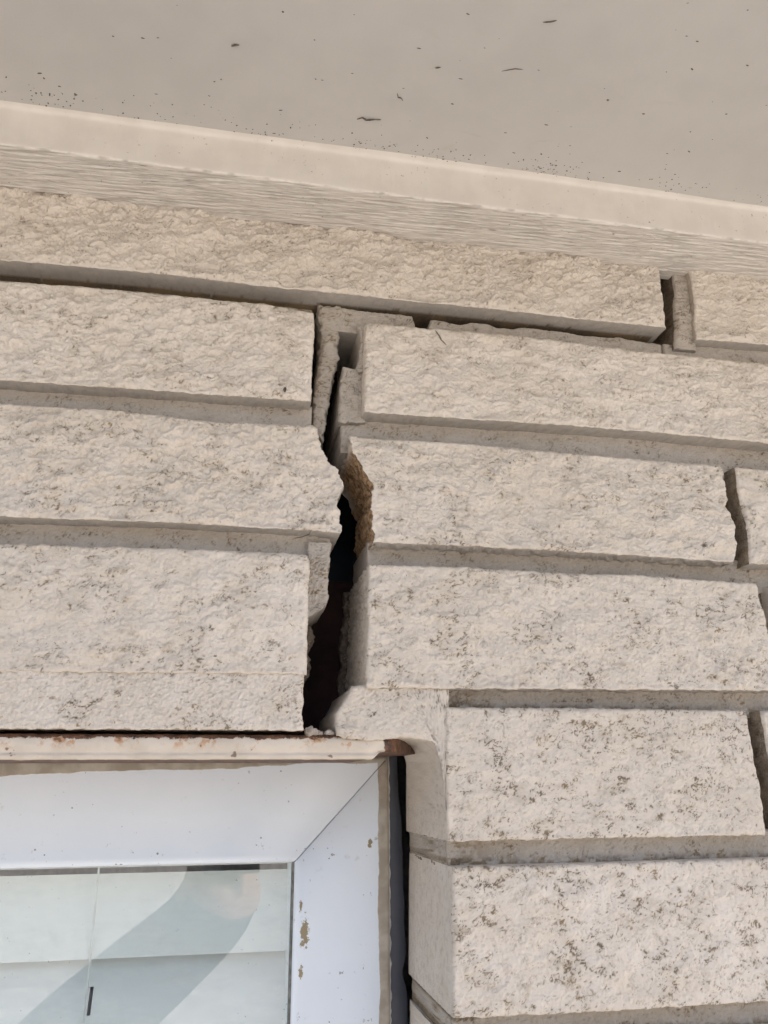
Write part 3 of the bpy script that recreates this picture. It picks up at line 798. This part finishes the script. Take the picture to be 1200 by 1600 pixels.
def squiggle(name, pts, rad, mat, parent=None, seed=1):
    """thin curled thread of debris (tapered tube)"""
    pts = [Vector(p) for p in pts]
    vs_, fs_ = [], []
    n_ = 6; r2 = random.Random(seed)
    # subdivide
    fine = []
    for i in range(len(pts) - 1):
        for t in (0, .25, .5, .75): fine.append(pts[i].lerp(pts[i + 1], t))
    fine.append(pts[-1])
    for i, p in enumerate(fine):
        tn = (fine[min(i + 1, len(fine) - 1)] - fine[max(i - 1, 0)]).normalized()
        a = tn.cross(Vector((0, 0, 1)));  a = a.normalized() if a.length > .01 else Vector((1, 0, 0))
        b = tn.cross(a).normalized()
        rr_ = rad * (.35 + math.sin(math.pi * (i + .3) / (len(fine) - .4)) * .9) * r2.uniform(.75, 1.2)
        for j in range(n_):
            th = 2 * math.pi * j / n_
            vs_.append(tuple(p + (a * math.cos(th) + b * math.sin(th)) * rr_))
    for i in range(len(fine) - 1):
        for j in range(n_):
            fs_.append((i * n_ + j, i * n_ + (j + 1) % n_, (i + 1) * n_ + (j + 1) % n_, (i + 1) * n_ + j))
    return link_mesh(name, poly_mesh(name, vs_, fs_, smooth=True), mat, parent)
zf = 397.2
for pts_, rad, lab in (
    ([(62, -69.5, zf), (65, -71.5, zf), (68, -70, zf), (72, -71.2, zf), (77, -72, zf)], .75, 'long dark curled fleck of debris on the soffit near the timber strip'),
    ([(-16.5, -109, zf), (-14.6, -110.1, zf), (-12, -110.6, zf)], .75, 'short dark fleck on the soffit toward the upper left'),
    ([(83, -94, zf), (84, -91, zf), (86, -91, zf), (87.5, -89, zf)], .4, 'small hooked dark fleck on the soffit above the long curled fleck'),
    ([(152, -156, zf), (156, -157, zf), (159, -158.5, zf)], .5, 'thin dark fleck on the soffit near the top edge, right of centre'),
    ([(140, -121, zf), (147, -124, zf), (152, -124.5, zf)], .3, 'hair thin brown thread on the soffit right of centre'),
    ([(101, -116, zf), (104, -117, zf)], .55, 'pair of tiny dark flecks on the soffit, centre'),
    ([(210.5, -112.5, zf), (212, -112.8, zf)], .55, 'single dark dot on the bare soffit at right')):
    o = squiggle('debris_fleck', pts_, rad * .68, M_fleck)
    # lift each from mm to metres is done in poly_mesh
    o['label'] = lab; o['category'] = 'debris'; o['group'] = 'dark flecks stuck to the soffit'

# fibres caught on the rough paint
for pts_, rad, lab in (([(127, -3.2, 292), (129.5, -3.6, 288), (131, -3.4, 285), (134.5, -3.2, 281.5)], .45, 'curved brown fibre caught on the brick right of the crack, second course'),
                       ([(36, 3, 141.5), (41, 2, 142.5), (45, 1, 144), (46.5, .5, 147)], .3, 'hair thin dark fibre hanging under the brick left of the crack, third course')):
    o = squiggle('fibre', pts_, rad, M_fleck)
    o['label'] = lab; o['category'] = 'fibre'

# a dark seed on the second course brick
o = link_mesh('stuck_seed', lump_mesh('stuck_seed', (27.1, -1.8, 238.7), 1.5, 4.2, squash=(.75, .7, 1.2), rough=.2), simple('seed_brown', (.07, .05, .035), .4, var=.5, vscale=500))
o['label'] = 'small dark seed stuck near the corner of the brick left of the crack'; o['category'] = 'seed'

# ------------------------------------------------------------------ the photographer, seen only as a reflection in the pane
def skin_body(name, nodes, edges, mats, pick, parent=None):
    """one continuous tapering body grown over a jointed skeleton"""
    me = bpy.data.meshes.new(name + '_cage')
    keys = list(nodes); ix = {k: i for i, k in enumerate(keys)}
    me.from_pydata([nodes[k][0] for k in keys], [(ix[a], ix[b]) for a, b in edges], [])
    ob = bpy.data.objects.new(name + '_cage', me); C.objects.link(ob)
    md = ob.modifiers.new('skin', 'SKIN'); md.use_smooth_shade = True
    sub = ob.modifiers.new('sub', 'SUBSURF'); sub.levels = 2; sub.render_levels = 2
    lay = me.skin_vertices[0] if len(me.skin_vertices) else None
    if lay is None:
        bpy.context.view_layer.objects.active = ob
        lay = me.skin_vertices[0]
    for k in keys:
        r = nodes[k][1]; lay.data[ix[k]].radius = r if isinstance(r, tuple) else (r, r)
        lay.data[ix[k]].use_root = (k == keys[0])
    dg = bpy.context.evaluated_depsgraph_get(); dg.update()
    m2 = bpy.data.meshes.new_from_object(ob.evaluated_get(dg))
    m2.name = name
    bpy.data.objects.remove(ob)
    for mt in mats: m2.materials.append(mt)
    for p in m2.polygons:
        p.material_index = pick(p.center); p.use_smooth = True
    o = bpy.data.objects.new(name, m2); C.objects.link(o)
    return o
cpos = Vector((0, -0.4683, CZ))
ph_c = cpos - up * .036 + rt * .018 - fw * .012
phone = bpy.data.objects.new('phone', None); C.objects.link(phone); phone.location = ph_c
phone['label'] = 'dark mobile phone held up in front of the window'; phone['category'] = 'phone'
def oriented_box(name, c, hx, hz, hy, mat, parent, b):
    import bmesh
    bm = bmesh.new(); bmesh.ops.create_cube(bm, size=2.0)
    for v in bm.verts: v.co = Vector((v.co.x * hx, v.co.y * hy, v.co.z * hz))
    bmesh.ops.bevel(bm, geom=list(bm.edges), offset=b, segments=3, profile=.5, affect='EDGES')
    for v in bm.verts: v.co = c + rt * v.co.x + fw * v.co.y + up * v.co.z
    me = bpy.data.meshes.new(name); bm.to_mesh(me); bm.free()
    return link_mesh(name, me, mat, parent)
M_phone = simple('phone_black', (.03, .03, .035), .3)
oriented_box('case', ph_c, .036, .074, .004, M_phone, phone, .0035)
oriented_box('camera_bump', ph_c + up * .048 - rt * .014 + fw * .0045, .015, .018, .0012, M_phone, phone, .0008)
hand = ph_c - up * .03 + rt * .0 - fw * .03
sh = Vector((-.27, -.76, 1.44)); el = Vector((-.33, -.60, 1.70)); el2 = Vector((-.20, -.60, 1.74))
el = Vector((-.24, -.66, 1.72)); wr = hand - up * .07 - fw * .012
pel = Vector((-.42, -.86, .92))
nd = {'pelvis': (pel, (.155, .115)), 'waist': (pel + Vector((.0, .0, .18)), (.135, .10)), 'chest': (pel + Vector((0, .02, .38)), (.155, .11)),
      'neck0': (pel + Vector((0, .02, .50)), (.075, .07)), 'neck': (pel + Vector((0, .03, .56)), .052), 'jaw': (pel + Vector((0, .05, .62)), (.062, .075)),
      'skull': (pel + Vector((0, .045, .70)), (.076, .092)), 'crown': (pel + Vector((0, .035, .765)), (.055, .065)),
      'shr': (sh, .062), 'elr': (el, .074), 'wrr': (wr, .056), 'palm': (hand, (.034, .018)),
      'shl': (pel + Vector((-.17, .02, .45)), .06), 'ell': (pel + Vector((-.23, .04, .19)), .043), 'wrl': (pel + Vector((-.22, .14, -.02)), .028), 'palml': (pel + Vector((-.21, .17, -.10)), (.034, .016))}
ed = [('pelvis', 'waist'), ('waist', 'chest'), ('chest', 'neck0'), ('neck0', 'neck'), ('neck', 'jaw'), ('jaw', 'skull'), ('skull', 'crown'),
      ('chest', 'shr'), ('shr', 'elr'), ('elr', 'wrr'), ('wrr', 'palm'), ('chest', 'shl'), ('shl', 'ell'), ('ell', 'wrl'), ('wrl', 'palml')]
for s_, t_ in ((-1, 'l'), (1, 'r')):
    nd['hip' + t_] = (pel + Vector((.09 * s_, 0, -.07)), .088); nd['knee' + t_] = (pel + Vector((.10 * s_, .03, -.46)), .056)
    nd['ankle' + t_] = (pel + Vector((.11 * s_, 0, -.84)), .04); nd['toe' + t_] = (pel + Vector((.12 * s_, .15, -.88)), (.045, .03))
    ed += [('pelvis', 'hip' + t_), ('hip' + t_, 'knee' + t_), ('knee' + t_, 'ankle' + t_), ('ankle' + t_, 'toe' + t_)]
# fingers: the raised hand closes round the phone, the other hangs relaxed
for i in range(4):
    lf = (.9, 1.05, 1.0, .8)[i]
    a = hand + up * (.030 - .019 * i) - rt * .030 ; b_ = a - rt * .022 * lf + fw * .022; c_ = a - rt * .012 * lf + fw * .045 * lf
    for k, pnt, r in (('a', a, .0095), ('b', b_, .009), ('c', c_, .0078)): nd['f%d%s' % (i, k)] = (pnt, r)
    ed += [('palm', 'f%da' % i), ('f%da' % i, 'f%db' % i), ('f%db' % i, 'f%dc' % i)]
    base = nd['palml'][0]
    a = base + Vector((.012 * (i - 1.5) * .3, .018 * (1.5 - i), -.045)); b_ = a + Vector((.006, .004, -.032 * lf)); c_ = b_ + Vector((.014, 0, -.024 * lf))
    for k, pnt, r in (('a', a, .0092), ('b', b_, .0086), ('c', c_, .0075)): nd['g%d%s' % (i, k)] = (pnt, r)
    ed += [('palml', 'g%da' % i), ('g%da' % i, 'g%db' % i), ('g%db' % i, 'g%dc' % i)]
nd['tha'] = (hand + rt * .030 - up * .02, .011); nd['thb'] = (hand + rt * .042 + up * .012 + fw * .012, .0098); nd['thc'] = (hand + rt * .042 + up * .036 + fw * .02, .0085)
nd['tla'] = (nd['palml'][0] + Vector((.01, .035, -.005)), .011); nd['tlb'] = (nd['palml'][0] + Vector((.016, .05, -.035)), .0095)
ed += [('palm', 'tha'), ('tha', 'thb'), ('thb', 'thc'), ('palml', 'tla'), ('tla', 'tlb')]
M_skin = simple('skin', (.42, .26, .19), .5, var=.06); M_top = simple('dark_jumper', (.035, .045, .05), .9, bump=(300, .4, .001)); M_jean = simple('dark_trousers', (.03, .035, .055), .9)
M_shoe = simple('dark_shoes', (.02, .02, .02), .6)
def pick(c):
    if (c - hand).length < .085 or (c - nd['palml'][0]).length < .13 or c.z > pel.z + .545 and (c - (pel + Vector((0, .04, .66)))).length < .2: return 0
    if c.z < pel.z - .80: return 3
    return 2 if c.z < pel.z + .0 and (c - nd['wrl'][0]).length > .12 else 1
person = skin_body('person', nd, ed, [M_skin, M_top, M_jean, M_shoe], pick)
person['label'] = 'person in a dark top holding up a phone, reflected in the window glass'; person['category'] = 'person'
M_hair = simple('dark_hair', (.03, .022, .016), .6, bump=(200, .6, .002))
hc = pel + Vector((0, .015, .715))
def ell(name, c, r, mat, seed, cut=None, rough=.12):
    import bmesh
    from mathutils import noise as mn
    bm = bmesh.new(); bmesh.ops.create_icosphere(bm, subdivisions=4, radius=1.0)
    if cut: bmesh.ops.delete(bm, geom=[v for v in bm.verts if cut(v.co)], context='VERTS')
    for v in bm.verts:
        k = 1 + rough * mn.noise(v.co * 5 + Vector((seed, 0, 0)))
        v.co = c + Vector((v.co.x * r[0], v.co.y * r[1], v.co.z * r[2])) * k
    me = bpy.data.meshes.new(name); bm.to_mesh(me); bm.free()
    me.polygons.foreach_set('use_smooth', [True] * len(me.polygons))
    o = link_mesh(name, me, mat, person)
    return o
ell('hair', hc, (.092, .108, .115), M_hair, 2, cut=lambda p: p.y > .35 and p.z < .45)
M_eye = simple('eye', (.55, .55, .53), .2)
for s_ in (-1, 1):
    ell('eye', pel + Vector((.031 * s_, .128, .69)), (.014, .010, .009), M_eye, 1, rough=0)
    ell('ear', pel + Vector((.080 * s_, .045, .675)), (.012, .022, .032), M_skin, 3)
ell('nose', pel + Vector((0, .140, .66)), (.014, .02, .026), M_skin, 5)
ell('mouth', pel + Vector((0, .122, .625)), (.024, .010, .008), simple('lips', (.30, .12, .10), .5), 6, rough=.05)
